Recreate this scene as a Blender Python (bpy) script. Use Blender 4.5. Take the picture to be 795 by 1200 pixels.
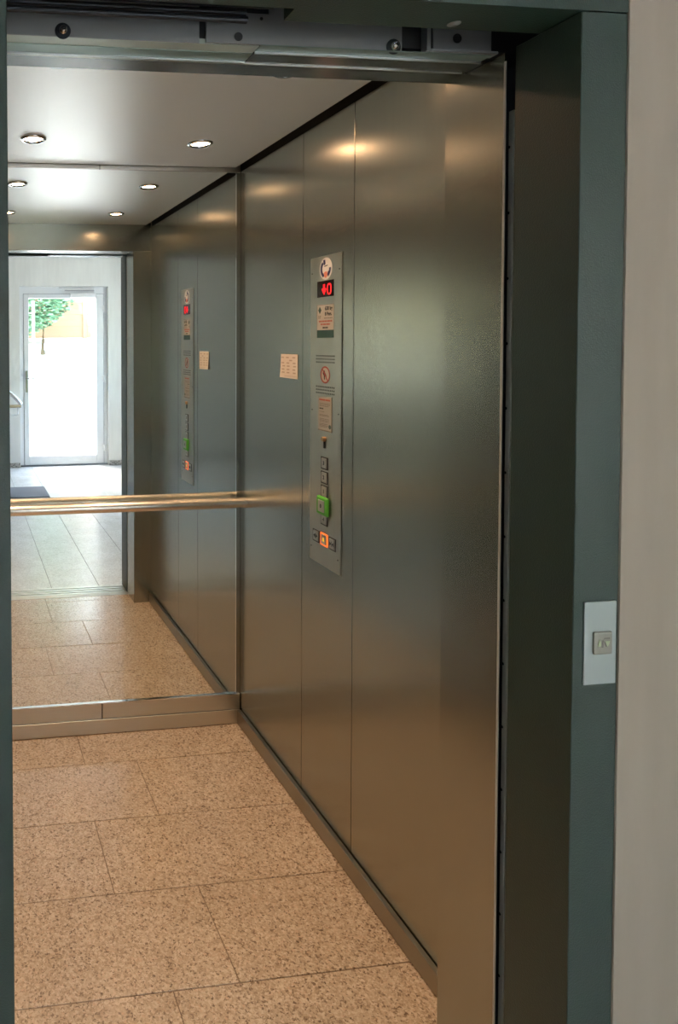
import bpy, bmesh, math, random
from mathutils import Vector, Matrix

for o in list(bpy.data.objects): bpy.data.objects.remove(o, do_unlink=True)
S = bpy.context.scene
COL = S.collection
random.seed(7)

# ------------------------------------------------------------------ camera
XR, YM, YF, ZC = 1.0704, 2.4183, 1.2201, 2.15          # right wall, mirror plane, cabin front, cabin ceiling
XJ, XL, XLJ = 0.968, -0.034, 0.068                     # clear opening right edge, left cabin wall, opening left edge
YA, YPITCH, YROLL = 0.113708, -0.027046, -0.0071013
f = Vector((math.sin(YA)*math.cos(YPITCH), math.cos(YA)*math.cos(YPITCH), math.sin(YPITCH)))
r = f.cross(Vector((0, 0, 1))).normalized(); u = r.cross(f)
r2 = math.cos(YROLL)*r + math.sin(YROLL)*u
u2 = -math.sin(YROLL)*r + math.cos(YROLL)*u
cd = bpy.data.cameras.new('camera')
cam = bpy.data.objects.new('camera', cd); COL.objects.link(cam)
cam.matrix_world = Matrix(((r2.x, u2.x, -f.x, 0), (r2.y, u2.y, -f.y, 0), (r2.z, u2.z, -f.z, 1.4905), (0, 0, 0, 1)))
cd.sensor_fit = 'VERTICAL'; cd.sensor_height = 24.0
cd.lens = 767.06*24.0/1200.0
cd.shift_x = (397.5-42.34)/1200.0
cd.shift_y = -(600-422.35)/1200.0
cd.clip_start = 0.02; cd.clip_end = 200
S.camera = cam

# ------------------------------------------------------------------ world, sun, exposure
w = bpy.data.worlds.new('world'); S.world = w; w.use_nodes = True
nt = w.node_tree; nt.nodes.clear()
sky = nt.nodes.new('ShaderNodeTexSky'); sky.sky_type = 'NISHITA'; sky.sun_disc = False
sky.sun_elevation = math.radians(52); sky.sun_rotation = math.radians(200); sky.air_density = 1.3; sky.dust_density = 2.5
bg = nt.nodes.new('ShaderNodeBackground'); bg.inputs['Strength'].default_value = 3.3
wo = nt.nodes.new('ShaderNodeOutputWorld')
nt.links.new(sky.outputs[0], bg.inputs[0]); nt.links.new(bg.outputs[0], wo.inputs[0])
sd = bpy.data.lights.new('sun', 'SUN'); sd.energy = 20; sd.angle = math.radians(0.6); sd.color = (1, .95, .87)
sun = bpy.data.objects.new('sun', sd); COL.objects.link(sun)
sun.rotation_euler = Vector((0.35, -1.0, -1.55)).to_track_quat('-Z', 'Y').to_euler()
LAMP_W = 80.0
SPOT_W = 20.0
S.view_settings.view_transform = 'Standard'; S.view_settings.look = 'None'
S.view_settings.exposure = 0.0; S.view_settings.gamma = 1.0
S.view_settings.use_curve_mapping = False
try:
    S.cycles.glossy_bounces = 10; S.cycles.max_bounces = 16; S.cycles.diffuse_bounces = 5
except Exception: pass

# ------------------------------------------------------------------ materials
def mat(name, col, rough=.5, metal=0., spec=.5, emit=None, es=0., alpha=1.):
    m = bpy.data.materials.new(name); m.use_nodes = True
    b = m.node_tree.nodes['Principled BSDF']
    b.inputs['Base Color'].default_value = (*col, 1)
    b.inputs['Roughness'].default_value = rough; b.inputs['Metallic'].default_value = metal
    b.inputs['Specular IOR Level'].default_value = spec
    if emit: b.inputs['Emission Color'].default_value = (*emit, 1); b.inputs['Emission Strength'].default_value = es
    return m
def N(m, t): return m.node_tree.nodes.new(t)
def L(m, a, b): m.node_tree.links.new(a, b)
def P(m): return m.node_tree.nodes['Principled BSDF']
def coords(m, scale=(1, 1, 1)):
    g = N(m, 'ShaderNodeNewGeometry'); mp = N(m, 'ShaderNodeMapping'); mp.inputs['Scale'].default_value = scale
    L(m, g.outputs['Position'], mp.inputs['Vector']); return mp.outputs[0]
def ramp(m, fac, stops):
    rp = N(m, 'ShaderNodeValToRGB'); e = rp.color_ramp.elements
    while len(e) < len(stops): e.new(.5)
    for k, (p, c) in enumerate(stops): e[k].position = p; e[k].color = (*c, 1)
    L(m, fac, rp.inputs[0]); return rp.outputs[0]
def noise(m, vec, scale, detail=3, rough=.5):
    n = N(m, 'ShaderNodeTexNoise'); n.inputs['Scale'].default_value = scale
    n.inputs['Detail'].default_value = detail; n.inputs['Roughness'].default_value = rough
    L(m, vec, n.inputs['Vector']); return n.outputs['Fac']
def bump(m, h, strength, dist=.001):
    b = N(m, 'ShaderNodeBump'); b.inputs['Strength'].default_value = strength; b.inputs['Distance'].default_value = dist
    L(m, h, b.inputs['Height']); L(m, b.outputs[0], P(m).inputs['Normal'])

def steel(name, col, rough, aniso, tangent, grain=(2, 2, 400)):
    """brushed stainless: wide highlight across the brush lines, faint streaks of its own"""
    m = mat(name, col, rough, 1.0)
    b = P(m); b.inputs['Anisotropic'].default_value = aniso
    c = N(m, 'ShaderNodeCombineXYZ')
    for k in range(3): c.inputs[k].default_value = tangent[k]
    L(m, c.outputs[0], b.inputs['Tangent'])
    n = noise(m, coords(m, grain), 1.0, 4, .6)
    a = tuple(x*.98 for x in col); d = tuple(min(1, x*1.02) for x in col)
    L(m, ramp(m, n, [(.3, a), (.7, d)]), b.inputs['Base Color'])
    rn = noise(m, coords(m), 2.3, 2)
    mr = N(m, 'ShaderNodeMapRange'); mr.inputs[3].default_value = rough*.9; mr.inputs[4].default_value = rough*1.12
    L(m, rn, mr.inputs[0]); L(m, mr.outputs[0], b.inputs['Roughness'])
    return m
STC = (.385, .385, .335)
M_side = steel('brushed_steel_side', STC, .235, .35, (0, 1, 0), (90, 90, 1))
M_back = steel('brushed_steel_back', STC, .22, .35, (1, 0, 0), (90, 90, 1))
M_soffit = steel('steel_dark_reflection', (.27, .265, .25), .2, .4, (1, 0, 0), (3, 3, 200))  # darker copy of the steel: the dark reflection is put into the colour
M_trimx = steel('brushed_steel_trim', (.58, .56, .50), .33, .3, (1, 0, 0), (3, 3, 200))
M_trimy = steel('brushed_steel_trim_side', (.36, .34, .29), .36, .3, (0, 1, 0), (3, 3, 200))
M_cop = steel('satin_steel_panel', (.46, .45, .39), .34, 0, (0, 1, 0), (90, 90, 1))
M_rail = mat('polished_steel_tube', (.66, .60, .52), .27, 1)
M_chrome = mat('chrome', (.8, .8, .8), .08, 1)
M_btn = mat('button_steel', (.55, .52, .46), .3, 1)
M_darkmetal = mat('dark_metal', (.03, .035, .04), .35, .6)
M_black = mat('black', (.006, .006, .006), .6)
M_joint = mat('joint_dark', (.02, .018, .015), .8)
M_galv = mat('galvanised_plate', (.30, .30, .285), .5, .7)
M_mirror = mat('mirror_glass', (.90, .93, .90), .0, 1)
def frame_paint():
    m = mat('teal_grey_paint', (.010, .029, .019), .42, 0, .68)
    n = noise(m, coords(m), 380, 2, .6); bump(m, n, .45, .0013)
    return m
M_paint = frame_paint()
M_leaf_edge = mat('painted_leaf', (.07, .07, .062), .55)
M_strip = mat('strip_steel', (.46, .43, .37), .6, .2)
M_green_strip = mat('green_grey_header', (.20, .26, .22), .35, .5)  # even green-grey tone shared by both header strips
def ceilm():
    m = mat('satin_ceiling_panel', (.90, .885, .84), .40, .5)
    n = noise(m, coords(m), 420, 2); bump(m, n, .25, .0008); return m
M_ceil = ceilm()
def granite(name, stops, rough, sc, spec=.5):
    m = mat(name, (.5, .4, .3), rough, 0, spec)
    v = N(m, 'ShaderNodeTexVoronoi'); v.inputs['Scale'].default_value = sc; v.inputs['Randomness'].default_value = 1
    g = coords(m)
    nd = N(m, 'ShaderNodeTexNoise'); nd.inputs['Scale'].default_value = sc*.9; L(m, g, nd.inputs['Vector'])
    ad = N(m, 'ShaderNodeVectorMath'); ad.operation = 'MULTIPLY_ADD'; ad.inputs[1].default_value = (.012, .012, .012)
    L(m, nd.outputs['Color'], ad.inputs[0]); L(m, g, ad.inputs[2]); L(m, ad.outputs[0], v.inputs['Vector'])
    sep = N(m, 'ShaderNodeSeparateColor'); L(m, v.outputs['Color'], sep.inputs[0])
    c1 = ramp(m, sep.outputs[0], stops)
    big = noise(m, g, 7, 3)
    mx = N(m, 'ShaderNodeMix'); mx.data_type = 'RGBA'; mx.blend_type = 'MULTIPLY'; mx.inputs['Factor'].default_value = .6
    L(m, c1, mx.inputs['A']); L(m, ramp(m, big, [(.3, (.82, .8, .78)), (.7, (1, 1, 1))]), mx.inputs['B'])
    L(m, mx.outputs['Result'], P(m).inputs['Base Color'])
    return m
M_gran = granite('tan_granite', [(0, (.17, .11, .07)), (.10, (.32, .22, .15)), (.28, (.50, .365, .25)), (.65, (.60, .46, .33)), (.9, (.72, .58, .44)), (1, (.62, .42, .29))], .21, 235, 1.0)
M_gran2 = granite('pale_grey_granite', [(0, (.62, .62, .62)), (.3, (.74, .74, .74)), (.7, (.81, .81, .81)), (1, (.86, .86, .86))], .24, 150, .9)
M_gran_base = granite('grey_granite_skirting', [(0, (.10, .10, .10)), (.4, (.30, .29, .28)), (.7, (.48, .47, .45)), (1, (.65, .64, .62))], .4, 110)
M_grout = mat('grout', (.22, .145, .09), .9)
M_grout2 = mat('grout_grey', (.16, .15, .14), .9)
def plaster(name, col):
    m = mat(name, col, .85, 0, .2)
    g = coords(m, (6, 6, .8)); n = noise(m, g, 3, 4)
    a = tuple(x*.96 for x in col); b = tuple(min(1, x*1.03) for x in col)
    L(m, ramp(m, n, [(.35, a), (.65, b)]), P(m).inputs['Base Color'])
    bump(m, noise(m, coords(m), 60, 4), .1, .002); return m
M_beige = plaster('beige_plaster', (.36, .30, .24))
M_white = plaster('white_plaster', (.78, .78, .75))
M_upvc = mat('white_plastic_frame', (.80, .82, .84), .35)
M_upvc2 = mat('white_enamel', (.84, .85, .86), .3)
M_gasket = mat('grey_gasket', (.25, .27, .30), .6)
M_alu = mat('aluminium_sill', (.62, .62, .60), .32, 1)
M_mat_rub = mat('grey_mat_fibre', (.18, .19, .22), .95)
M_wood = mat('light_wood_rail', (.40, .33, .20), .5)
def glassm():
    m = bpy.data.materials.new('window_glass'); m.use_nodes = True; n = m.node_tree; n.nodes.clear()
    t = n.nodes.new('ShaderNodeBsdfTransparent'); t.inputs[0].default_value = (.97, .97, .945, 1)
    g = n.nodes.new('ShaderNodeBsdfGlossy'); g.inputs['Roughness'].default_value = .02
    x = n.nodes.new('ShaderNodeMixShader'); x.inputs[0].default_value = .06
    o = n.nodes.new('ShaderNodeOutputMaterial')
    n.links.new(t.outputs[0], x.inputs[1]); n.links.new(g.outputs[0], x.inputs[2]); n.links.new(x.outputs[0], o.inputs[0]); return m
M_glass = glassm()
M_lens = mat('halogen_lens', (1, 1, 1), .5, emit=(1, .58, .32), es=LAMP_W)
M_led = mat('red_led', (.3, 0, 0), .5, emit=(1, .004, .012), es=1.5)
M_orange = mat('lit_orange_ring', (.5, .1, .01), .5, emit=(1, .16, .02), es=1.6)
M_yellow = mat('lit_yellow_mark', (.5, .4, .02), .5, emit=(1, .5, .02), es=.9)
M_display = mat('display_black', (.012, .005, .005), .15)
M_greenbtn = mat('green_plastic', (.09, .40, .035), .4)
M_cream = mat('cream_label', (.43, .395, .335), .5)
M_darkgreen = mat('dark_green_print', (.012, .045, .03), .4)
M_redprint = mat('red_print', (.38, .11, .075), .6)
M_ink = mat('black_print', (.02, .025, .025), .6)
M_faint = mat('grey_print', (.20, .18, .15), .7)
M_navy = mat('navy_print', (.02, .022, .10), .4)
M_salmon = mat('salmon_print', (.75, .25, .16), .5)
M_stkwhite = mat('white_sticker', (.80, .76, .72), .4)
M_signred = mat('red_ring_print', (.30, .05, .04), .5)
M_paper = mat('cream_paper', (.74, .64, .54), .7)
M_papprint = mat('brown_print', (.50, .38, .29), .8)
M_silver = mat('silver_plate', (.37, .41, .39), .45, .15)
M_surround = mat('button_surround', (.10, .09, .08), .4, .6)
M_btn2 = mat('call_button_metal', (.30, .29, .24), .35, .5)
M_led_pale = mat('pale_arrow_mark', (.40, .45, .27), .5)
def pave():
    m = mat('pale_paving', (.66, .64, .60), .9)
    L(m, ramp(m, noise(m, coords(m), 12, 5), [(.3, (.60, .58, .55)), (.7, (.72, .70, .66))]), P(m).inputs['Base Color']); return m
M_pave = pave()
def leafm():
    m = mat('green_leaves', (.12, .32, .10), .5)
    oi = noise(m, coords(m), 9, 2)
    L(m, ramp(m, oi, [(.3, (.06, .15, .08)), (.55, (.14, .30, .17)), (.75, (.28, .46, .27))]), P(m).inputs['Base Color']); return m
M_leaf = leafm()
M_bark = mat('bark', (.28, .20, .11), .9)
M_fence = mat('orange_brown_boards', (.44, .25, .15), .8)
M_plinth = mat('sandy_stone', (.40, .36, .30), .9)
M_roof = mat('roof_slab', (.4, .4, .4), .9)

# ------------------------------------------------------------------ mesh helpers
class MB:
    def __init__(s): s.b = bmesh.new()
    def box(s, x0, x1, y0, y1, z0, z1, bev=0, seg=1, M=None):
        r_ = bmesh.ops.create_cube(s.b, size=1)
        vs = r_['verts']
        T = Matrix.Translation(((x0+x1)/2, (y0+y1)/2, (z0+z1)/2)) @ Matrix.Diagonal((abs(x1-x0), abs(y1-y0), abs(z1-z0), 1))
        bmesh.ops.transform(s.b, matrix=T, verts=vs)
        if bev:
            es = list({e for v in vs for e in v.link_edges})
            q = bmesh.ops.bevel(s.b, geom=es, offset=bev, segments=seg, profile=.6, affect='EDGES')
            vs = list({v for fc in q['faces'] for v in fc.verts} | {v for v in vs if v.is_valid})
        if M is not None: bmesh.ops.transform(s.b, matrix=M, verts=vs)
        return s
    def cyl(s, a, b, rad, n=24, rad2=None, caps=True):
        a = Vector(a); b = Vector(b); d = b-a
        r_ = bmesh.ops.create_cone(s.b, cap_ends=caps, segments=n, radius1=rad, radius2=rad if rad2 is None else rad2, depth=d.length)
        T = Matrix.Translation((a+b)/2) @ d.to_track_quat('Z', 'Y').to_matrix().to_4x4()
        bmesh.ops.transform(s.b, matrix=T, verts=r_['verts']); return s
    def lathe(s, prof, c, axis='Z', n=32, M=None):
        vs = []
        for (rr, h) in prof:
            vs.append([s.b.verts.new((rr*math.cos(2*math.pi*k/n), rr*math.sin(2*math.pi*k/n), h)) for k in range(n)])
        for i in range(len(prof)-1):
            for k in range(n):
                s.b.faces.new((vs[i][k], vs[i][(k+1) % n], vs[i+1][(k+1) % n], vs[i+1][k]))
        T = Matrix.Translation(c) if M is None else M
        bmesh.ops.transform(s.b, matrix=T, verts=[v for q in vs for v in q]); return s
    def prism(s, pts, h0, h1, M=None):
        """pts: list of (a, b) in the local xy plane, extruded along local z"""
        lo = [s.b.verts.new((a, b, h0)) for a, b in pts]; hi = [s.b.verts.new((a, b, h1)) for a, b in pts]
        n = len(pts)
        s.b.faces.new(list(reversed(lo))); s.b.faces.new(hi)
        for k in range(n): s.b.faces.new((lo[k], lo[(k+1) % n], hi[(k+1) % n], hi[k]))
        if M is not None: bmesh.ops.transform(s.b, matrix=M, verts=lo+hi)
        return s
    def tube(s, path, rad, n=14):
        pts = [Vector(p) for p in path]; rings = []
        for i, p in enumerate(pts):
            d = (pts[min(i+1, len(pts)-1)]-pts[max(i-1, 0)]).normalized()
            q = d.to_track_quat('Z', 'Y')
            rings.append([s.b.verts.new(p + q @ Vector((rad*math.cos(2*math.pi*k/n), rad*math.sin(2*math.pi*k/n), 0))) for k in range(n)])
        for i in range(len(rings)-1):
            for k in range(n): s.b.faces.new((rings[i][k], rings[i][(k+1) % n], rings[i+1][(k+1) % n], rings[i+1][k]))
        s.b.faces.new(list(reversed(rings[0]))); s.b.faces.new(rings[-1]); return s

def wloc(o):
    v = Vector((0, 0, 0))
    while o: v += Vector(o.location); o = o.parent
    return v
def obj(name, mb, m, parent=None, smooth=False, origin=None):
    b = mb.b if isinstance(mb, MB) else mb
    bmesh.ops.recalc_face_normals(b, faces=b.faces)
    me = bpy.data.meshes.new(name)
    if parent is None and origin is None and b.verts:
        xs = [v.co for v in b.verts]
        origin = Vector(((min(v.x for v in xs)+max(v.x for v in xs))/2, (min(v.y for v in xs)+max(v.y for v in xs))/2, min(v.z for v in xs)))
    off = Vector(origin) if parent is None else wloc(parent)
    bmesh.ops.translate(b, verts=b.verts, vec=-off)
    if smooth:
        for fc in b.faces: fc.smooth = True
        for e in b.edges:
            if len(e.link_faces) == 2 and e.calc_face_angle(0) > .6: e.smooth = False
    b.to_mesh(me); b.free(); me.materials.append(m)
    o = bpy.data.objects.new(name, me); COL.objects.link(o)
    if parent is None: o.location = off
    else: o.parent = parent
    return o
def tag(o, label=None, cat=None, group=None, kind=None):
    if label: o['label'] = label
    if cat: o['category'] = cat
    if group: o['group'] = group
    if kind: o['kind'] = kind
    return o
def thing(name, loc, label, cat, group=None):
    o = bpy.data.objects.new(name, None); COL.objects.link(o); o.location = loc; o.empty_display_size = .05
    return tag(o, label, cat, group)
def struct(name, mb, m, label, cat='wall', parent=None, smooth=False, origin=None):
    o = obj(name, mb, m, parent, smooth, origin)
    return tag(o, label, cat, kind='structure')
def sempty(name, loc, label, cat):
    return tag(thing(name, loc, label, cat), kind='structure')

def text_bm(body, size, M, depth=.0003, align='CENTER', sx=1.0):
    cu = bpy.data.curves.new('text', 'FONT'); cu.body = body; cu.size = size; cu.extrude = depth; cu.offset = size*.03
    cu.align_x = align; cu.align_y = 'CENTER'; cu.resolution_u = 2
    o = bpy.data.objects.new('text', cu); COL.objects.link(o)
    dg = bpy.context.evaluated_depsgraph_get()
    me = bpy.data.meshes.new_from_object(o.evaluated_get(dg))
    bpy.data.objects.remove(o, do_unlink=True)
    mb = MB(); mb.b.from_mesh(me); bpy.data.meshes.remove(me)
    bmesh.ops.transform(mb.b, matrix=M @ Matrix.Diagonal((sx, 1, 1, 1)), verts=mb.b.verts)
    return mb

# ================================================================== THE CABIN
# --- floor: granite slabs with recessed joints
G = .0012
fl = sempty('floor', (.52, 1.75, 0), 'tan speckled granite slab floor of the lift cabin', 'floor')
obj('grout_bed', MB().box(XL, XR, 1.088, YM+.02, -.04, -.0022), M_grout, fl)
rows = [(1.090, 1.148, [.47]), (1.148, 1.420, [.469]), (1.420, 1.695, [.630, .03]), (1.695, 1.967, [.397]),
        (1.967, 2.240, [.605]), (2.240, YM+.01, [.42])]
for (y0, y1, xs) in rows:
    e = sorted([XL]+[x for x in xs if XL < x < XR]+[XR])
    for a, b in zip(e, e[1:]):
        xa = a+G if a > XL else a; xb = b-G if b < XR else b
        if y0 < 1.1: xa = max(xa, XLJ); xb = min(xb, XJ)
        if xb-xa < .01: continue
        obj('granite_tile', MB().box(xa, xb, y0+G, y1-G, -.03, random.uniform(-.0003, .0002), .0008), M_gran, fl)

# --- right wall: three steel panels
def steel_wall(name, x_in, thick, label, mm):
    wl = sempty(name, (x_in, 1.8, 0), label, 'wall')
    s = 1 if thick > 0 else -1
    obj('backing', MB().box(x_in+s*.006, x_in+thick, YF, YM+.03, 0, 2.2), M_joint, wl)
    for a, b in ((YF, 1.6864), (1.6864, 1.956), (1.956, YM+.004)):
        obj('steel_panel', MB().box(x_in, x_in+s*.012, a+.0012, b-.0012, .03, 2.139, .0008), mm, wl)
    return wl
steel_wall('wall_right', XR, .05, 'right cabin wall of tall brushed steel panels', M_side)
steel_wall('wall_left', XL, -.05, 'left cabin wall of brushed steel panels facing the control panel', M_side)

# --- back wall with two panels, mirror over it
wb = sempty('wall_back', (.52, YM+.01, 0), 'back cabin wall of brushed steel behind the mirror', 'wall')
obj('backing', MB().box(XL-.05, XR+.05, YM+.012, YM+.05, 0, 2.2), M_joint, wb)
for a, b in ((XL, .5195), (.5205, XR)):
    obj('steel_panel', MB().box(a+.0008, b-.0008, YM+.001, YM+.013, .03, 2.19), M_back, wb)
for a, b in ((XL, .5185), (.5215, XR-.003)):
    obj('lower_trim', MB().box(a, b, YM-.0055, YM+.002, .056, .1155, .0008), M_trimx, wb)
    obj('upper_trim', MB().box(a, b, YM-.0055, YM+.002, 2.135, 2.185, .0008), M_trimx, wb)
mi = thing('mirror', (.51, YM, .1168), 'tall frameless wall mirror behind the handrail', 'mirror')
obj('glass', MB().box(XL+.02, 1.0515, YM-.0005, YM+.003, .117, 2.1345), M_mirror, mi)
obj('edge_strip', MB().box(1.0517, 1.0535, YM-.003, YM+.002, .117, 2.1345), M_chrome, mi)
obj('bottom_lip', MB().box(XL+.02, 1.0515, YM-.0075, YM+.002, .1158, .1185), M_chrome, mi)

# --- skirtings
bt = .0163
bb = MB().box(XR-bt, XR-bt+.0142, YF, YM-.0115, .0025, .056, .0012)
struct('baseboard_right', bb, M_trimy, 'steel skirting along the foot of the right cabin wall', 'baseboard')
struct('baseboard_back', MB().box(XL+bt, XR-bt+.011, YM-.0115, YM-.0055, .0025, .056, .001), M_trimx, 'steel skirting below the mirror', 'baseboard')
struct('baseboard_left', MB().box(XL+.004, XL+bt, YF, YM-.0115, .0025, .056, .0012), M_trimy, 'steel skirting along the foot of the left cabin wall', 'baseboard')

# --- ceiling
struct('ceiling', MB().box(XL+.0265, XR-.0265, YF+.002, YM-.014, ZC, ZC+.02, .0008), M_ceil, 'satin pale ceiling panel of the cabin with four downlights', 'ceiling')
cr = MB().box(XL-.05, XR+.05, YF-.05, YM+.05, 2.2, 2.22)
struct('trim_1', cr, M_black, 'dark recess above the cabin ceiling panel', 'ceiling')

# --- front returns (jambs) and header of the cabin
wf = sempty('wall_front', (.52, YF, 0), 'cabin front wall of steel around the door opening', 'wall')
obj('right_return', MB().box(XJ+.0014, XR, YF-.0025, YF, .001, 2.0), M_back, wf)
obj('right_jamb', MB().box(XJ, XJ+.0014, 1.077, YF, .001, 2.0), M_side, wf)
obj('jamb_edge_highlight', MB().box(XJ-.0006, XJ+.0014, 1.0745, 1.0785, .001, 1.985), M_strip, wf)  # pale strip standing in for the highlight along the jamb
obj('left_return', MB().box(XL, XLJ-.0025, YF-.0025, YF, .001, 2.0), M_back, wf)
obj('left_jamb', MB().box(XLJ-.0025, XLJ, 1.077, YF, .001, 2.0), M_side, wf)
obj('header_panel', MB().box(XL, XR, YF-.003, YF, 2.0025, 2.16), M_back, wf)
obj('header_soffit', MB().box(XLJ, XJ+.003, 1.168, YF-.003, 2.0008, 2.006), M_soffit, wf)
obj('header_lip', MB().box(XLJ, XJ-.01, 1.1655, 1.168, 1.9995, 2.01), M_trimx, wf)

# --- four downlights
def downlight(x, y, label):
    sp = bpy.data.lights.new('halogen_beam', 'SPOT'); sp.energy = SPOT_W; sp.spot_size = math.radians(112); sp.spot_blend = .9
    sp.shadow_soft_size = .022; sp.color = (1, .69, .44)
    so = bpy.data.objects.new('halogen_beam', sp); COL.objects.link(so); so.location = (x, y, ZC-.012)
    t = thing('ceiling_downlight', (x, y, ZC), label, 'ceiling light', 'halogen downlights in the cabin ceiling')
    obj('bezel', MB().lathe([(.030, .004), (.0302, -.0002), (.0405, -.0002), (.0425, -.002), (.0415, -.0045), (.037, -.0075), (.032, -.007), (.030, -.004), (.0295, .004)], (x, y, ZC)), M_chrome, t, True)
    obj('lens', MB().lathe([(.0005, -.0022), (.015, -.0026), (.0295, -.0012), (.030, .003)], (x, y, ZC)), M_lens, t, True)
downlight(.797, 2.118, 'round lit downlight in the ceiling near the mirror, right one')
downlight(.238, 2.118, 'round lit downlight in the ceiling near the mirror, left one')
downlight(.797, 1.527, 'right front downlight, seen only in the mirror, lower right of the reflected lights')
downlight(.238, 1.527, 'left front downlight, seen only in the mirror at its left edge')

# --- handrail
RY, RZ, RR = YM-.046, .8775, .0205
hr = thing('handrail', (.52, RY, RZ), 'round brushed steel handrail in front of the mirror', 'handrail')
obj('tube', MB().cyl((XL+.004, RY, RZ), (XR-.012, RY, RZ), RR, 40), M_rail, hr, True)
obj('end_collar', MB().cyl((XR-.012, RY, RZ), (XR-.0005, RY, RZ), RR+.0008, 40), M_rail, hr, True)
for x in (XL+.12, ):
    obj('bracket', MB().cyl((x, RY, RZ-.006), (x, YM-.0006, RZ-.006), .006, 16), M_rail, hr, True)

# ------------------------------------------------------------------ control panel, local frame: +a right, +b up, +c out of the wall
W0 = 1.8225
MW = Matrix(((0, 0, -1, XR), (-1, 0, 0, W0), (0, 1, 0, 0), (0, 0, 0, 1)))
def wbox(mb, a0, a1, b0, b1, c0, c1, bev=0): return mb.box(a0, a1, b0, b1, c0, c1, bev, 1, MW)
def MT(a, b, c): return MW @ Matrix.Translation((a, b, c))
cp = thing('control_panel', (XR, W0, .818), 'tall steel control panel with buttons and red floor display', 'control panel')
PT = .0026
obj('face_plate', wbox(MB(), -.083, .083, .818, 1.741, .0004, PT, .0008), M_cop, cp)
# display
dsp = obj('display', wbox(MB(), -.044, .044, 1.6195, 1.6675, PT-.001, PT+.0012, .0006), M_display, cp)
dsp['label'] = 'black window with lit red down arrow and 0'
ar = MB()
ca = -.0055
ar.prism([(ca-.0045, 1.657), (ca-.0045, 1.6445), (ca-.011, 1.6445), (ca-.011, 1.640), (ca, 1.6255), (ca+.011, 1.640), (ca+.011, 1.6445), (ca+.0045, 1.6445), (ca+.0045, 1.657)], PT+.0012, PT+.0018, MW)
obj('arrow', ar, M_led, dsp)
z0 = MB(); cx = .0215
def ring(mb, cx, cy, rx, ry, t, c0, c1, n=16, M=MW, corner=1.0):
    def pt(k, k1, k2):
        a = 2*math.pi*k/n; c, s_ = math.cos(a), math.sin(a)
        e = corner
        return (cx+k1*math.copysign(abs(c)**e, c), cy+k2*math.copysign(abs(s_)**e, s_))
    for k in range(n):
        q = [pt(k, rx, ry), pt(k+1, rx, ry), pt(k+1, rx-t, ry-t), pt(k, rx-t, ry-t)]
        mb.prism(q, c0, c1, M)
    return mb
ring(z0, cx, 1.6415, .0110, .0165, .0042, PT+.0012, PT+.0018, 20, MW, .65)
obj('digit', z0, M_led, dsp)
# phone sticker
stk = obj('phone_sticker', MB().lathe([(.0003, PT+.0006), (.0325, PT+.0006), (.0325, PT)], (0, 0, 0), n=40, M=MT(.0015, 1.702, 0)), M_stkwhite, cp)
stk['label'] = 'round white sticker with a blue telephone receiver and hand'
ph = MB()
def blob(mb, pts, c0, c1): mb.prism([(a+.0015, b+1.702) for a, b in pts], c0, c1, MW)
def arc(a0, a1, r0, r1, n=10, cx=0, cy=0):
    o = [(cx+r1*math.cos(math.radians(a0+(a1-a0)*k/n)), cy+r1*math.sin(math.radians(a0+(a1-a0)*k/n))) for k in range(n+1)]
    i = [(cx+r0*math.cos(math.radians(a0+(a1-a0)*k/n)), cy+r0*math.sin(math.radians(a0+(a1-a0)*k/n))) for k in range(n, -1, -1)]
    return o+i
c0, c1 = PT+.0006, PT+.0011
blob(ph, arc(130, 232, .0185, .0275), c0, c1)
blob(ph, [(-.013, .026), (-.003, .027), (-.001, .015), (-.005, .0105), (-.011, .013)], c0, c1)
blob(ph, [(-.021, -.012), (-.011, -.013), (-.008, -.021), (-.015, -.0245)], c0, c1)
obj('receiver_print', ph, M_navy, stk)
ph = MB(); blob(ph, arc(-62, 4, .0185, .0270), c0, c1)
blob(ph, [(.011, -.010), (.017, -.007), (.018, -.019), (.010, -.021)], c0, c1)
obj('sleeve_print', ph, M_navy, stk)
ph = MB(); blob(ph, [(-.009, -.012), (-.004, -.0085), (.006, -.0085), (.0095, -.015), (.008, -.022), (.001, -.0275), (-.007, -.024)], c0, c1)
obj('hand_print', ph, M_salmon, stk)
ph = MB(); blob(ph, [(-.007, .006), (.010, .008), (.010, .0105), (-.007, .0085)], c0, c1)
obj('word_print', ph, M_ink, stk)
# rating label
lab = obj('rating_label', wbox(MB(), -.0435, .0435, 1.522, 1.596, PT, PT+.0006), M_cream, cp)
lab['label'] = 'cream label reading 630 kg and 8 Pers. above a dark green band'
obj('green_band', wbox(MB(), -.0435, .0435, 1.499, 1.522, PT, PT+.0009), M_darkgreen, lab)
obj('border', wbox(wbox(MB(), -.0445, .0435, 1.596, 1.5972, PT, PT+.001), -.0446, -.0434, 1.499, 1.5972, PT, PT+.001), M_faint, lab)
obj('capacity_text', text_bm('630 kg', .0165, MT(.0175, 1.585, PT+.0007), sx=.88), M_ink, lab)
obj('persons_text', text_bm('8 Pers.', .0150, MT(.0165, 1.569, PT+.0007), sx=.88), M_ink, lab)
g = MB()
g.prism([(-.0375, 1.581), (-.029, 1.570), (-.0205, 1.581), (-.029, 1.592)], PT+.0006, PT+.001, MW)
obj('diamond_logo', g, M_darkgreen, lab)
def textbars(mb, a0, a1, b, h, c0, c1, word=.008, gap=.0025, rnd=random):
    a = a0
    while a < a1-.002:
        e = min(a1, a+word*rnd.uniform(.5, 1.3)); mb.prism([(a, b), (e, b), (e, b+h), (a, b+h)], c0, c1, MW); a = e+gap
k0, k1 = PT+.0006, PT+.0010
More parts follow.
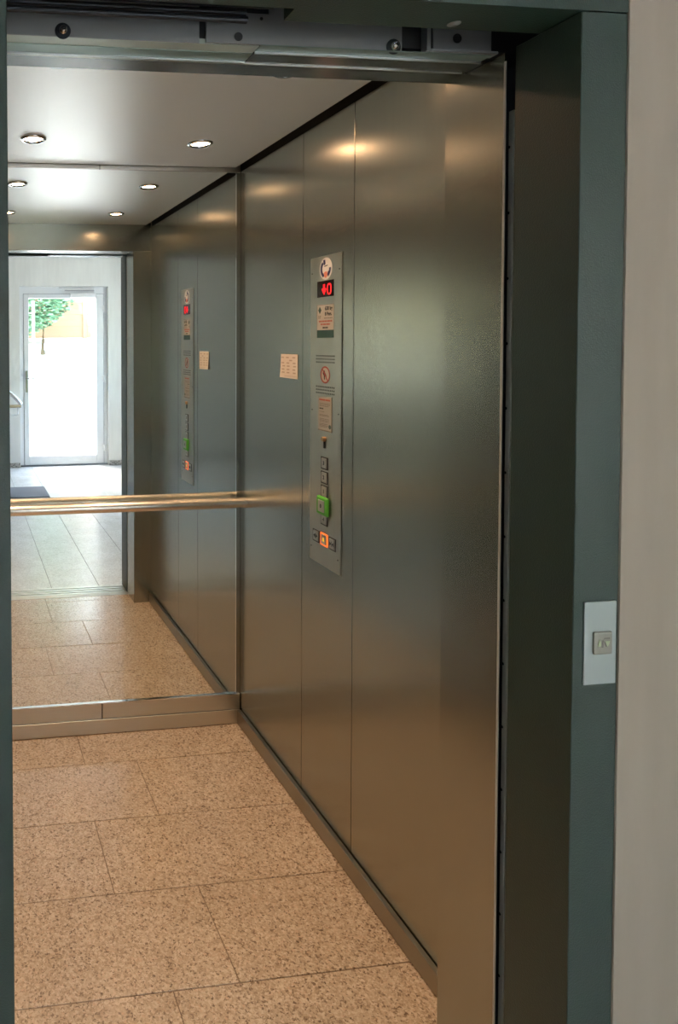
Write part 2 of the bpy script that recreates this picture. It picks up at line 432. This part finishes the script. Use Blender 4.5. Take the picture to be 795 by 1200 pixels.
g = MB(); textbars(g, -.005, .038, 1.5555, .003, k0, k1, .006); textbars(g, -.038, -.022, 1.5615, .003, k0, k1, .006); textbars(g, -.038, -.022, 1.5565, .003, k0, k1, .006); obj('small_print', g, M_faint, lab)
g = MB(); textbars(g, -.034, .036, 1.5455, .0048, k0, k1, .02, .002); textbars(g, -.024, .026, 1.5365, .0048, k0, k1, .016, .002); obj('red_print', g, M_redprint, lab)
g = MB(); textbars(g, -.013, .014, 1.5265, .0048, k0, k1, .008, .002); obj('dark_print', g, M_ink, lab)
# speaker slots
for (zz, nm) in ((1.4455, 'a'), (1.3535, 'b')):
    g = MB()
    for rw in range(3):
        for k in range(11):
            a = -.0465+.0093*k; b = zz-.0095*rw
            g.cyl(MW @ Vector((a, b, PT-.0005)), MW @ Vector((a, b, PT+.0003)), .0027, 8)
    o = obj('speaker_holes', g, M_black, cp); o['label'] = 'three rows of small round speaker holes'; o['kind'] = 'stuff'
# no dogs sign
nd = obj('prohibition_sticker', MB().lathe([(.0003, PT+.0005), (.0255, PT+.0005), (.0255, PT)], (0, 0, 0), n=32, M=MT(.001, 1.3895, 0)), M_cream, cp)
nd['label'] = 'round sticker with red ring and slash over a dark figure'
g = MB(); ring(g, .001, 1.3895, .0253, .0253, .0042, PT+.0005, PT+.001, 28)
g.box(-.022, .022, -.0019, .0019, PT+.0010, PT+.0014, 0, 1, MT(.001, 1.3895, 0) @ Matrix.Rotation(math.radians(-50), 4, 'Z'))
obj('ring_and_slash', g, M_signred, nd)
g = MB()
g.prism([(x+.001, y+1.3895) for x, y in [(-.012, .004), (-.009, .012), (-.003, .013), (-.001, .007), (.006, -.001), (.009, -.012), (.006, -.013), (.003, -.005), (-.001, -.004), (-.002, -.014), (-.0055, -.014), (-.006, -.003)]], PT+.0005, PT+.0009, MW)
obj('figure_print', g, M_ink, nd)
# instruction sheet
sh = obj('instruction_sheet', wbox(MB(), -.035, .036, 1.226, 1.324, PT, PT+.0007), mat('pale_sheet', (.34, .32, .27), .4), cp)
sh['label'] = 'narrow instruction sheet with red heading and small round emblem'
obj('clear_edge', wbox(wbox(MB(), .036, .0375, 1.222, 1.326, PT, PT+.0014), -.035, .036, 1.2225, 1.226, PT, PT+.0010), M_faint, sh)
g = MB(); textbars(g, -.030, .032, 1.3125, .0050, PT+.0007, PT+.001, .03, .002); obj('heading_print', g, M_redprint, sh)
g = MB()
for b, a1 in ((1.3035, .028), (1.2995, .028), (1.2955, .02), (1.2785, 0.0), (1.2695, .02), (1.2665, .022), (1.2575, .022), (1.2535, .024), (1.2495, .022), (1.2425, .018), (1.2385, .017), (1.2345, .014)):
    textbars(g, -.028, a1, b, .0018, PT+.0007, PT+.001, .012, .002)
o = obj('line_print', g, M_faint, sh)
g = MB(); textbars(g, -.028, -.008, 1.287, .0035, PT+.0007, PT+.001, .02, .002); obj('bold_print', g, M_ink, sh)
g = MB(); g.lathe([(.0003, PT+.001), (.0062, PT+.001), (.0062, PT+.0007)], (0, 0, 0), n=20, M=MT(.027, 1.2375, 0)); obj('emblem', g, M_darkgreen, sh)
# plate screws
for a, b in ((-.0735, 1.694), (.0715, 1.694), (-.0705, 1.280), (.0705, 1.280), (-.0725, .860), (.0705, .860)):
    obj('screw', MB().cyl(MW @ Vector((a, b, PT-.001)), MW @ Vector((a, b, PT+.0008)), .0023, 10), M_ink, cp)
# key switch
ks = obj('key_switch', MB().lathe([(.0003, PT+.009), (.0065, PT+.009), (.0075, PT+.007), (.0075, PT)], (0, 0, 0), n=24, M=MT(0, 1.199, 0)), mat('orange_metal_lock', (.55, .34, .18), .3, 1), cp, True)  # orange-toned metal cylinder
obj('key_slot', wbox(MB(), -.003, .003, 1.172, 1.196, PT, PT+.004, .0008), M_ink, ks)
# floor buttons
def button(b, body, a=0.0, h=.0185, wd=.018, label=None, ring_m=None, text_m=None, sz=.016):
    bt_ = obj('button', wbox(MB(), a-wd+.004, a+wd-.004, b-h+.004, b+h-.004, PT, PT+.0035, .0012), M_btn, cp)
    if label: bt_['label'] = label
    g = MB(); g2 = [(-wd, -h, wd, -h+.0028), (-wd, h-.0028, wd, h), (-wd, -h, -wd+.0028, h), (wd-.0028, -h, wd, h)]
    for x0_, y0_, x1_, y1_ in g2: wbox(g, a+x0_, a+x1_, b+y0_, b+y1_, PT, PT+.0022, .0006)
    obj('surround', g, ring_m or M_surround, bt_)
    if body: obj('symbol', text_bm(body, sz, MT(a, b, PT+.0036)), text_m or M_ink, bt_)
    return bt_
button(1.127, '3', label='steel button marked 3, topmost')
button(1.0845, '2', label='steel button marked 2')
button(1.0425, '1', label='steel button marked 1')
gb = obj('green_surround', wbox(MB(), -.0295, .0295, .972, 1.0275, PT, PT+.010, .004), M_greenbtn, cp); gb['label'] = 'raised bright green plastic collar around the ground floor button'
obj('button_face', wbox(MB(), -.0165, .0165, .982, 1.0175, PT+.0095, PT+.0125, .0015), M_btn, gb)
obj('symbol', text_bm('0', .016, MT(0, .9995, PT+.0127)), M_ink, gb)
button(.9600, '-1', label='steel button below the green collar', sz=.013)
bl = button(.8985, None, a=-.0435, label='steel door button with facing arrows, left of the lit one')
g = MB()
for s_ in (-1, 1):
    g.prism([(-.0435+s_*.010, .8985), (-.0435+s_*.003, .8985-.0055), (-.0435+s_*.003, .8985+.0055)], PT+.0035, PT+.0041, MW)
wbox(g, -.0440, -.0430, .891, .906, PT+.0035, PT+.0041); obj('symbol', g, M_ink, bl)
br = button(.8985, None, a=.0435, label='steel door button with facing arrows, right of the lit one')
g = MB()
for s_ in (-1, 1):
    g.prism([(.0435+s_*.002, .8985), (.0435+s_*.009, .8985-.0055), (.0435+s_*.009, .8985+.0055)], PT+.0035, PT+.0041, MW)
wbox(g, .0430, .0440, .891, .906, PT+.0035, PT+.0041); obj('symbol', g, M_ink, br)
bm_ = button(.8985, None, a=0, label='button lit with an orange square ring and a yellow bell', ring_m=M_orange)
g = MB(); g.prism([(-.006, .894), (.006, .894), (.0035, .898), (.003, .903), (0, .905), (-.003, .903), (-.0035, .898)], PT+.0035, PT+.0041, MW); obj('symbol', g, M_yellow, bm_)

# --- paper notice on the right wall
nb = MB(); nn = 10
def npt(a, b): # a 0..1 across, b 0..1 up
    aa = (W0-2.094)+.110*a; bb_ = 1.369+.078*b - .002*a*(1-b)
    c = .0012+.004*(1-a)**3*(1-b)**2 + .0012*math.sin(a*3.1)*(b)
    return MW @ Vector((aa, bb_, c)), MW @ Vector((aa, bb_, c+.0006))
grid = [[npt(i/nn, j/nn) for j in range(nn+1)] for i in range(nn+1)]
top = [[nb.b.verts.new(grid[i][j][1]) for j in range(nn+1)] for i in range(nn+1)]
bot = [[nb.b.verts.new(grid[i][j][0]) for j in range(nn+1)] for i in range(nn+1)]
for i in range(nn):
    for j in range(nn):
        nb.b.faces.new((top[i][j], top[i+1][j], top[i+1][j+1], top[i][j+1])); nb.b.faces.new((bot[i][j+1], bot[i+1][j+1], bot[i+1][j], bot[i][j]))
for i in range(nn):
    for q in (0, nn):
        nb.b.faces.new((top[i][q], top[i+1][q], bot[i+1][q], bot[i][q])); nb.b.faces.new((top[q][i], top[q][i+1], bot[q][i+1], bot[q][i]))
nt_ = thing('paper_notice', (XR, 2.04, 1.369), 'small cream paper notice taped left of the control panel', 'notice')
obj('sheet', nb, M_paper, nt_, True)
g = MB()
for (b, cols) in ((.86, (.12, .42, .80)), (.74, (.62,)), (.63, (.14, .45, .82)), (.50, (.2, .47, .84)), (.36, (.16, .46, .8)), (.23, (.18, .46, .82))):
    for a in cols:
        v = npt(a, b)[1]; aa = W0-v.y; c = XR-v.x
        wbox(g, aa-.009, aa+.009, v.z-.0022, v.z+.0022, c+.0001, c+.0006)
obj('print', g, M_papprint, nt_)
obj('fold_line', wbox(MB(), W0-2.090, W0-1.988, 1.3745, 1.3757, .0026, .0034), M_papprint, nt_)

# ================================================================== LANDING DOOR FRAME
df = thing('lift_door_frame', (.518, .99, 0), 'dark teal painted steel door frame around the lift opening', 'door frame')
obj('right_jamb', MB().box(XJ, 1.0485, .931, 1.055, 0, 2.0015, .0012), M_paint, df)
obj('left_jamb', MB().box(-.0125, XLJ, .931, 1.055, 0, 2.0015, .0012), M_paint, df)
obj('head', MB().prism([(-.0125, .931), (1.0485, .931), (1.0485, 1.0095), (.5185, 1.0095), (.5165, .972), (-.0125, .972)], 2.003, 2.10), M_paint, df)
ys = Matrix.Translation((.877, .99, 2.0028))
o = obj('screw', MB().lathe([(.0003, -.003), (.004, -.003), (.0065, -.001), (.010, -.0004), (.010, .001)], (.80, .992, 2.0028), n=18), M_galv, df, True)
# white call plate
pl = thing('call_button_plate', (1.0145, .931, .935), 'pale metal call button plate on the right door jamb', 'call button')
obj('plate', MB().box(.986, 1.0432, .9285, .9308, .9352, 1.0692, .002, 2), M_silver, pl)
b0 = obj('button', MB().box(1.0000, 1.0325, .9245, .9285, .985, 1.0215, .0025, 2), M_btn2, pl)
b0['label'] = 'square grey push button with pale double arrow'
MF = Matrix(((1, 0, 0, 1.016), (0, 0, -1, .9245), (0, 1, 0, 1.003), (0, 0, 0, 1)))
g = MB()
g.prism([(-.0105, -.004), (-.0045, -.004), (-.0055, .003), (-.0078, .007)], 0, .0007, MF); g.prism([(.003, .004), (.011, .004), (.0095, -.001), (.006, -.006)], 0, .0007, MF)
obj('arrow_mark', g, M_led_pale, b0)
g = MB(); g.prism([(-.003, -.006), (-.0005, -.006), (.000, .005), (-.0022, .005)], 0, .0007, MF); g.prism([(.001, .004), (.003, .002), (.007, -.006), (.004, -.005)], 0, .0007, MF)
g.prism([(.001, .007), (.011, .007), (.011, .009), (.001, .009)], 0, .0007, MF)
obj('shadow_mark', g, M_faint, b0)

# retracted sliding leaf with the perforated strip
lf = thing('sliding_door_leaf', (1.4, 1.08, .01), 'dark sliding door leaf retracted into the pocket right of the opening', 'sliding door')
obj('leaf', MB().box(.990, 1.45, 1.0785, 1.0865, .012, 1.90), M_leaf_edge, lf)
obj('edge_strip', MB().box(.984, .990, 1.0745, 1.0850, .012, 1.90, .0006), M_strip, lf)
for k in range(15):
    z = 1.836-.1177*k
    obj('edge_hole', MB().cyl((.9835, 1.0832, z), (.9843, 1.0832, z), .0026, 10), M_black, lf)

# head mechanism above the opening
op = thing('door_operator', (.5, 1.1, 2.0), 'door drive rails and plates above the lift opening', 'door mechanism')
def plate(x0, x1, z1=2.075, y=1.10, z0=2.0035, m=M_galv, nm='mounting_plate'): return obj(nm, MB().box(x0, x1, y, y+.004, z0, z1, .0006), m, op)
plate(-.02, .4125); plate(.5385, .787); plate(.850, .965, 2.07, 1.104)
bk = obj('roller_bracket', MB().prism([(.4225, 2.0035), (.5385, 2.0035), (.5385, 2.056), (.489, 2.056), (.4835, 2.0525), (.4835, 2.04), (.4225, 2.04)], -1.099, -1.095, Matrix(((1, 0, 0, 0), (0, 0, -1, 0), (0, 1, 0, 0), (0, 0, 0, 1)))), M_galv, op)
for (x, z, rr) in ((.480, 2.0150, .0075), (.4945, 2.0475, .0028), (.5215, 2.0475, .0028)):
    obj('hole', MB().cyl((x, 1.0944, z), (x, 1.0951, z), rr, 20), M_black, bk)
obj('end_plate', MB().box(.826, .834, 1.088, 1.104, 2.0035, 2.07, .0008), M_galv, op)
obj('end_plate_foot', MB().box(.834, .965, 1.088, 1.104, 2.0035, 2.008, .0008), M_galv, op)
obj('hole', MB().cyl((.897, 1.1034, 2.035), (.897, 1.1041, 2.035), .0085, 20), M_black, op)
for x, z in ((.1745, 2.0125), (.770, 2.0125)):
    sc_ = obj('bolt', MB().lathe([(.0003, .013), (.0035, .0125), (.0065, .009), (.0078, .004), (.0078, 0)], (0, 0, 0), n=20, M=Matrix(((1, 0, 0, x), (0, 0, -1, 1.0995), (0, 1, 0, z), (0, 0, 0, 1)))), M_chrome, op, True)
    obj('washer', MB().lathe([(.0003, .0016), (.0135, .0016), (.0135, 0)], (0, 0, 0), n=24, M=Matrix(((1, 0, 0, x), (0, 0, -1, 1.0998), (0, 1, 0, z), (0, 0, 0, 1)))), M_darkmetal, sc_)
for (z, y, rr) in ((2.0305, 1.068, .0058), (2.044, 1.072, .005), (2.0575, 1.070, .006)):
    obj('guide_rail', MB().cyl((-.02, y, z), (.483 if z < 2.05 else .53, y, z), rr, 20), M_darkmetal, op, True)
# headers seen from below: the left one set back, the right one further forward
obj('left_header_ledge', MB().box(-.02, .5205, 1.1015, 1.1285, 2.0032, 2.012), mat('pale_green_grey_header', (.42, .45, .38), .4, .4), op)
obj('left_header_strip', MB().box(-.02, .5205, 1.1285, 1.1600, 2.0020, 2.014), M_green_strip, op)
obj('left_header_lip', MB().box(-.02, .5205, 1.1600, 1.1630, 1.9993, 2.014), M_alu, op)
obj('right_header_strip', MB().box(.5215, .956, 1.094, 1.1185, 2.0020, 2.0034), M_green_strip, op)
obj('right_header_lip', MB().box(.5215, .956, 1.1185, 1.1215, 1.9988, 2.0034), M_alu, op)
obj('right_header_soffit', MB().box(.5215, .968, 1.1215, 1.1650, 2.0016, 2.006), M_soffit, op)
obj('header_box', MB().box(-.02, 1.06, 1.106, 1.2165, 2.0145, 2.15), M_black, op)

# sills
def sill(name, y0, y1, label):
    t = thing(name, (.518, (y0+y1)/2, -.03), label, 'door sill')
    n = 3; wv = (y1-y0)/(2*n+1)
    obj('sill_base', MB().box(-.02, 1.05, y0, y1, -.03, -.006), M_alu, t)
    for k in range(n+1): obj('sill_rib', MB().box(-.02, 1.05, y0+2*k*wv, y0+(2*k+1)*wv, -.006, 0, .0005), M_alu, t)
sill('landing_door_sill', .934, 1.046, 'grooved aluminium sill on the lobby side of the opening')
sill('cabin_door_sill', 1.052, 1.084, 'narrow grooved aluminium sill on the cabin side of the opening')
struct('trim_2', MB().box(-.3, 1.3, .934, 1.09, -.06, -.031), M_black, 'dark slab under the door sills', 'threshold')

# ================================================================== LOBBY
X0, X1, YB, YW, HZ = -2.6, 2.35, -2.922, .929, 2.62
lo = sempty('floor', (0, -1, 0), 'pale granite plank floor of the lobby, seen in the mirror', 'floor')
obj('grout_bed', MB().box(X0, X1, YB-.05, .934, -.06, -.0022), M_grout2, lo)
proto = {}
colw = .2925
k = 0; xk = -2.1-.5
xk = .5315-colw*11
col = 0
while xk < X1:
    a, b = max(xk, X0), min(xk+colw, X1)
    if b-a > .02:
        off = (-.28, -.28+.30)[col % 2]
        y = off-.6*6
        while y < .934:
            c, d = max(y, YB-.05), min(y+.6, .9335)
            if d-c > .01:
                key = (round(b-a, 4), round(d-c, 4))
                if key not in proto:
                    q = bmesh.new(); mbq = MB(); q.free()
                    ha, hb = (b-a)/2-.0013, (d-c)/2-.0013
                    mbq.box(-ha, ha, -hb, hb, -.03, 0, .0008)
                    me = bpy.data.meshes.new('granite_plank'); bmesh.ops.recalc_face_normals(mbq.b, faces=mbq.b.faces); mbq.b.to_mesh(me); mbq.b.free(); me.materials.append(M_gran2); proto[key] = me
                o = bpy.data.objects.new('granite_plank', proto[key]); COL.objects.link(o); o.parent = lo
                o.location = Vector(((a+b)/2, (c+d)/2, random.uniform(-.0003, 0)))-lo.location
            y += .6
    xk += colw; col += 1

# landing wall, with the niche edge beside the frame
lw = MB().prism([(1.0488, 1.05), (1.0488, .931), (1.0495, YW), (X1, YW), (X1, 1.05)], 0, HZ)
struct('wall_landing', lw, M_beige, 'beige plaster wall right of the lift door frame')
struct('wall_landing', MB().box(X0, -.0128, YW, 1.05, 0, HZ), M_beige, 'beige plaster wall left of the lift door frame')
struct('wall_landing', MB().box(-.0128, 1.0488, YW+.02, 1.05, 2.1005, HZ), M_beige, 'beige plaster above the lift door frame')
# far wall with the glass door recess
DX0, DX1, DZ = .690, 1.767, 2.163
fw = MB().box(X0, DX0, YB-.30, YB, 0, HZ).box(DX1, X1+.3, YB-.30, YB, 0, HZ).box(DX0, DX1, YB-.30, YB, DZ, HZ)
struct('wall_far', fw, M_white, 'white lobby wall around the glass entrance door')
struct('baseboard_far', MB().box(X0, DX0-.004, YB, YB+.012, 0, .056, .001), M_gran_base, 'grey granite skirting left of the glass door in the mirror', 'baseboard')
struct('baseboard_far', MB().box(DX1+.004, X1, YB, YB+.012, 0, .056, .001), M_gran_base, 'grey granite skirting right of the glass door in the mirror', 'baseboard')
struct('ceiling', MB().box(X0-.3, X1+.3, YB-.30, 1.05, HZ, HZ+.15), M_white, 'white lobby ceiling', 'ceiling')
# lobby side walls: one has an unseen window added to bring in daylight
WY0, WY1, WZ0, WZ1 = -2.3, -1.0, .9, 2.1
struct('wall_side', MB().box(X0-.3, X0, YB-.3, 1.05, 0, HZ), M_white, 'white lobby side wall without window')
lwm = MB().box(X1, X1+.3, YB, WY0, 0, HZ).box(X1, X1+.3, WY1, 1.05, 0, HZ).box(X1, X1+.3, WY0, WY1, 0, WZ0).box(X1, X1+.3, WY0, WY1, WZ1, HZ)
struct('wall_side', lwm, M_white, 'white lobby side wall with the added daylight window')
wd = sempty('added_window_1', (X1+.15, -1.65, WZ0), 'white framed window added out of view to light the lobby', 'window')
g = MB()
for (a, b, c, d) in ((WY0, WY0+.06, WZ0, WZ1), (WY1-.06, WY1, WZ0, WZ1), (WY0, WY1, WZ0, WZ0+.06), (WY0, WY1, WZ1-.06, WZ1), (-1.68, -1.62, WZ0, WZ1)): g.box(X1+.10, X1+.17, a, b, c, d)
obj('window_frame', g, M_upvc, wd); obj('pane', MB().box(X1+.134, X1+.14, WY0+.05, WY1-.05, WZ0+.05, WZ1-.05), M_glass, wd)

# --- the glass entrance door
YD = -2.985
dr = sempty('door_1', (1.23, YD, 0), 'white framed glass entrance door seen in the mirror', 'door')
g = MB().box(DX0, .742, YD-.06, YD+.0, .0, DZ, .002).box(1.722, DX1, YD-.06, YD+.0, .0, DZ, .002).box(.742, 1.722, YD-.06, YD+.0, 2.075, DZ, .002)
obj('door_frame', g, M_upvc, dr)
obj('frame_gasket', MB().box(.7395, .7445, YD-.05, YD+.001, .02, 2.077).box(1.7185, 1.7235, YD-.05, YD+.001, .02, 2.077).box(.74, 1.722, YD-.05, YD+.001, 2.0735, 2.0775), M_gasket, dr)
g = MB().box(.746, .805, YD-.055, YD+.014, .016, 2.072, .004).box(1.628, 1.717, YD-.055, YD+.014, .016, 2.072, .004).box(.805, 1.628, YD-.055, YD+.014, 2.022, 2.072, .004).box(.805, 1.628, YD-.055, YD+.014, .016, .122, .004)
lf2 = obj('door_leaf', g, M_upvc, dr)
obj('pane', MB().box(.800, 1.633, YD-.028, YD-.020, .118, 2.026), M_glass, lf2)
hp = obj('handle_plate', MB().box(.762, .788, YD+.014, YD+.020, .895, 1.155, .004, 2), mat('olive_steel', (.42, .46, .34), .35, .8), dr)
obj('lever', MB().tube([(.775, YD+.018, 1.062), (.775, YD+.060, 1.062), (.790, YD+.066, 1.062), (.86, YD+.066, 1.060)], .009), M_chrome, hp, True)
for z in (1.888, 1.044, .205):
    hg = obj('hinge', MB().cyl((1.726, YD+.022, z-.035), (1.726, YD+.022, z+.035), .013, 16), M_upvc2, dr, True)
    obj('hinge_wing', MB().box(1.690, 1.724, YD+.012, YD+.024, z+.004, z+.045, .003).box(1.726, 1.756, YD+.0, YD+.018, z-.045, z-.004, .003), M_upvc2, hg)
obj('pull_bar', MB().cyl((.875, YD-.11, .17), (.875, YD-.11, 2.0), .019, 20).cyl((.875, YD-.11, .30), (.80, YD-.05, .30), .008, 10).cyl((.875, YD-.11, 1.85), (.80, YD-.05, 1.85), .008, 10), M_upvc2, dr, True)
cl = obj('door_closer', MB().box(1.31, 1.618, YD+.014, YD+.065, 2.028, 2.082, .006, 2), M_upvc2, dr)
cl['label'] = 'white box closer at the top of the door'
obj('closer_rail', MB().box(1.180, 1.605, YD+.001, YD+.024, 2.124, 2.146, .003), M_upvc2, cl)
obj('closer_arm', MB().box(1.24, 1.600, YD+.03, YD+.045, 2.108, 2.114), M_gasket, cl)
obj('threshold', MB().box(DX0, DX1, YD-.10, YD+.02, 0, .014, .002), M_gasket, dr)

# door mat
dm = MB().box(-.10, .835, -1.822, -1.372, .0, .012, .003)
tag(obj('door_mat', dm, M_mat_rub, None), 'flat grey door mat on the lobby floor, cut by the mirror edge', 'door mat')
# handrail stub in the lobby
hl = thing('stair_handrail', (.55, -2.84, 0), 'chrome stair handrail end beside the glass door, seen in the mirror', 'handrail')
obj('sloping_tube', MB().tube([(.10, -2.80, 1.28), (.40, -2.80, 1.03), (.60, -2.80, .868), (.665, -2.80, .80), (.688, -2.80, .765)], .022), M_chrome, hl, True)
obj('level_bar', MB().tube([(.10, -2.80, .748), (.55, -2.80, .748), (.69, -2.80, .748)], .018), M_wood, hl, True)
obj('wall_bracket', MB().tube([(.655, -2.80, .735), (.655, -2.80, .66), (.645, -2.80, .645), (.56, -2.80, .645), (.55, -2.82, .645), (.55, YB+.001, .645)], .009), M_upvc2, hl, True)

# lift shaft shell that keeps the pocket dark
struct('wall_shaft', MB().box(-.45, -.35, 1.05, 2.75, -.2, 3.0), M_black, 'dark shaft wall left of the cabin')
struct('wall_shaft', MB().box(1.75, 1.85, 1.05, 2.75, -.2, 3.0), M_black, 'dark shaft wall right of the cabin')
struct('wall_shaft', MB().box(-.45, 1.85, 2.65, 2.75, -.2, 3.0), M_black, 'dark shaft wall behind the cabin')
struct('wall_shaft', MB().box(-.45, 1.85, 1.05, 2.75, 3.0, 3.1), M_black, 'dark shaft lid above the cabin')
struct('wall_shaft', MB().box(-.45, 1.85, 1.05, 2.75, -.3, -.2), M_black, 'dark shaft pit below the cabin')

# ================================================================== OUTSIDE
gm = MB()
prof = [(-3.22, -.02), (-5.0, -.02), (-6.0, .12), (-10.2, 1.42), (-20, 1.9), (-40, 2.4)]
def gz(y):
    for (a, za), (b, zb) in zip(prof, prof[1:]):
        if b <= y <= a: return za+(zb-za)*(y-a)/(b-a)
    return prof[-1][1]
for (a, za), (b, zb) in zip(prof, prof[1:]):
    gm.b.faces.new([gm.b.verts.new(v) for v in ((-30, a, za), (30, a, za), (30, b, zb), (-30, b, zb))])
struct('ground', gm, M_pave, 'sunlit pale paving rising beyond the glass door', 'ground')
struct('ground', MB().box(-30, 30, -3.22, 30, -.5, -.31), M_pave, 'pale ground around the building', 'ground')
# fence
fc = thing('garden_fence', (3.6, -11.2, 1.47), 'orange brown board fence behind the tree, seen through the glass door', 'fence')
for bx in range(3):
    xa = 1.40+bx*1.70; xb = xa+1.60
    obj('post', MB().box(xb, xb+.10, -11.25, -11.15, 1.3, 3.35, .005), M_fence, fc)
    for kz in range(12):
        z = 1.60+.145*kz
        obj('board', MB().box(xa+.01, xb-.005, -11.21-.012*(kz % 2), -11.185-.012*(kz % 2), z, z+.152, .003), M_fence, fc)
obj('plinth', MB().box(1.3, 6.5, -11.30, -11.10, 1.25, 1.585, .01), M_plinth, fc)
# trees
def tree(x, y, zc, rx, ry, rz, n, label, trunk_x=None, seed=1):
    R = random.Random(seed)
    g0 = gz(y); tx = x if trunk_x is None else trunk_x
    t = thing('leafy_tree', (tx, y, g0), label, 'tree')
    tb = MB().tube([(tx, y, g0-.1), (tx+.03, y, g0+.5*(zc-g0)), (tx-.05, y, zc), (x, y, zc+.5*rz)], .065, 10)
    obj('trunk', tb, M_bark, t, True)
    bb_ = MB()
    for k in range(7):
        a = R.uniform(0, 6.28); q = Vector((x+rx*.7*math.cos(a), y+ry*.7*math.sin(a), zc+rz*R.uniform(-.4, .5)))
        bb_.tube([(tx, y, zc-.5*rz+.1), tuple(Vector((tx, y, zc)).lerp(q, .5)), tuple(q)], .022, 6)
    obj('branches', bb_, M_bark, t, True)
    vs, fs = [], []
    for k in range(n):
        while True:
            p = Vector((R.uniform(-1, 1), R.uniform(-1, 1), R.uniform(-1, 1)))
            if p.length < 1: break
        p = p.normalized()*p.length**.45
        c = Vector((x+p.x*rx, y+p.y*ry, zc+p.z*rz)); s_ = R.uniform(.04, .085)
        q = Matrix.Rotation(R.uniform(0, 6.28), 3, 'Z') @ Matrix.Rotation(R.uniform(-1.2, 1.2), 3, 'X')
        i = len(vs)
        for a, b, h in ((-s_, 0, 0), (0, -s_*.45, s_*.18), (s_, 0, 0), (0, s_*.45, s_*.18)): vs.append(tuple(c+q @ Vector((a, b, h))))
        fs.append((i, i+1, i+2, i+3))
    me = bpy.data.meshes.new('foliage'); me.from_pydata([tuple(Vector(v)-Vector((tx, y, g0))) for v in vs], [], fs); me.materials.append(M_leaf)
    o = bpy.data.objects.new('foliage', me); COL.objects.link(o); o.parent = t; o['kind'] = 'stuff'
tree(1.05, -9.6, 3.35, 1.75, 1.3, 1.75, 22000, 'green leafy tree in the top of the glass door, its trunk at left', 1.80, 1)
tree(-2.6, -10.5, 3.6, 2.0, 1.5, 2.0, 5000, 'green leafy tree added beyond the left lobby side, outside the door view, for reflections', None, 2)  # unseen tree, added to give the steel green reflections
tree(3.9, -13.2, 5.0, 2.2, 1.6, 2.0, 5000, 'tall green tree added behind the board fence for reflections', None, 3)  # added above the fence so the steel has greenery to reflect
# small sign on a post
sg = thing('garden_sign', (2.0, -9.0, gz(-9.0)), 'small pale blue sign board low beneath the tree, seen through the door', 'sign')
obj('board', MB().box(1.73, 2.0, -8.8, -8.78, 1.33, 1.48, .004), mat('pale_blue_board', (.34, .38, .62), .6), sg)
obj('post', MB().box(1.85, 1.88, -8.83, -8.80, .9, 1.47, .003), M_upvc2, sg)
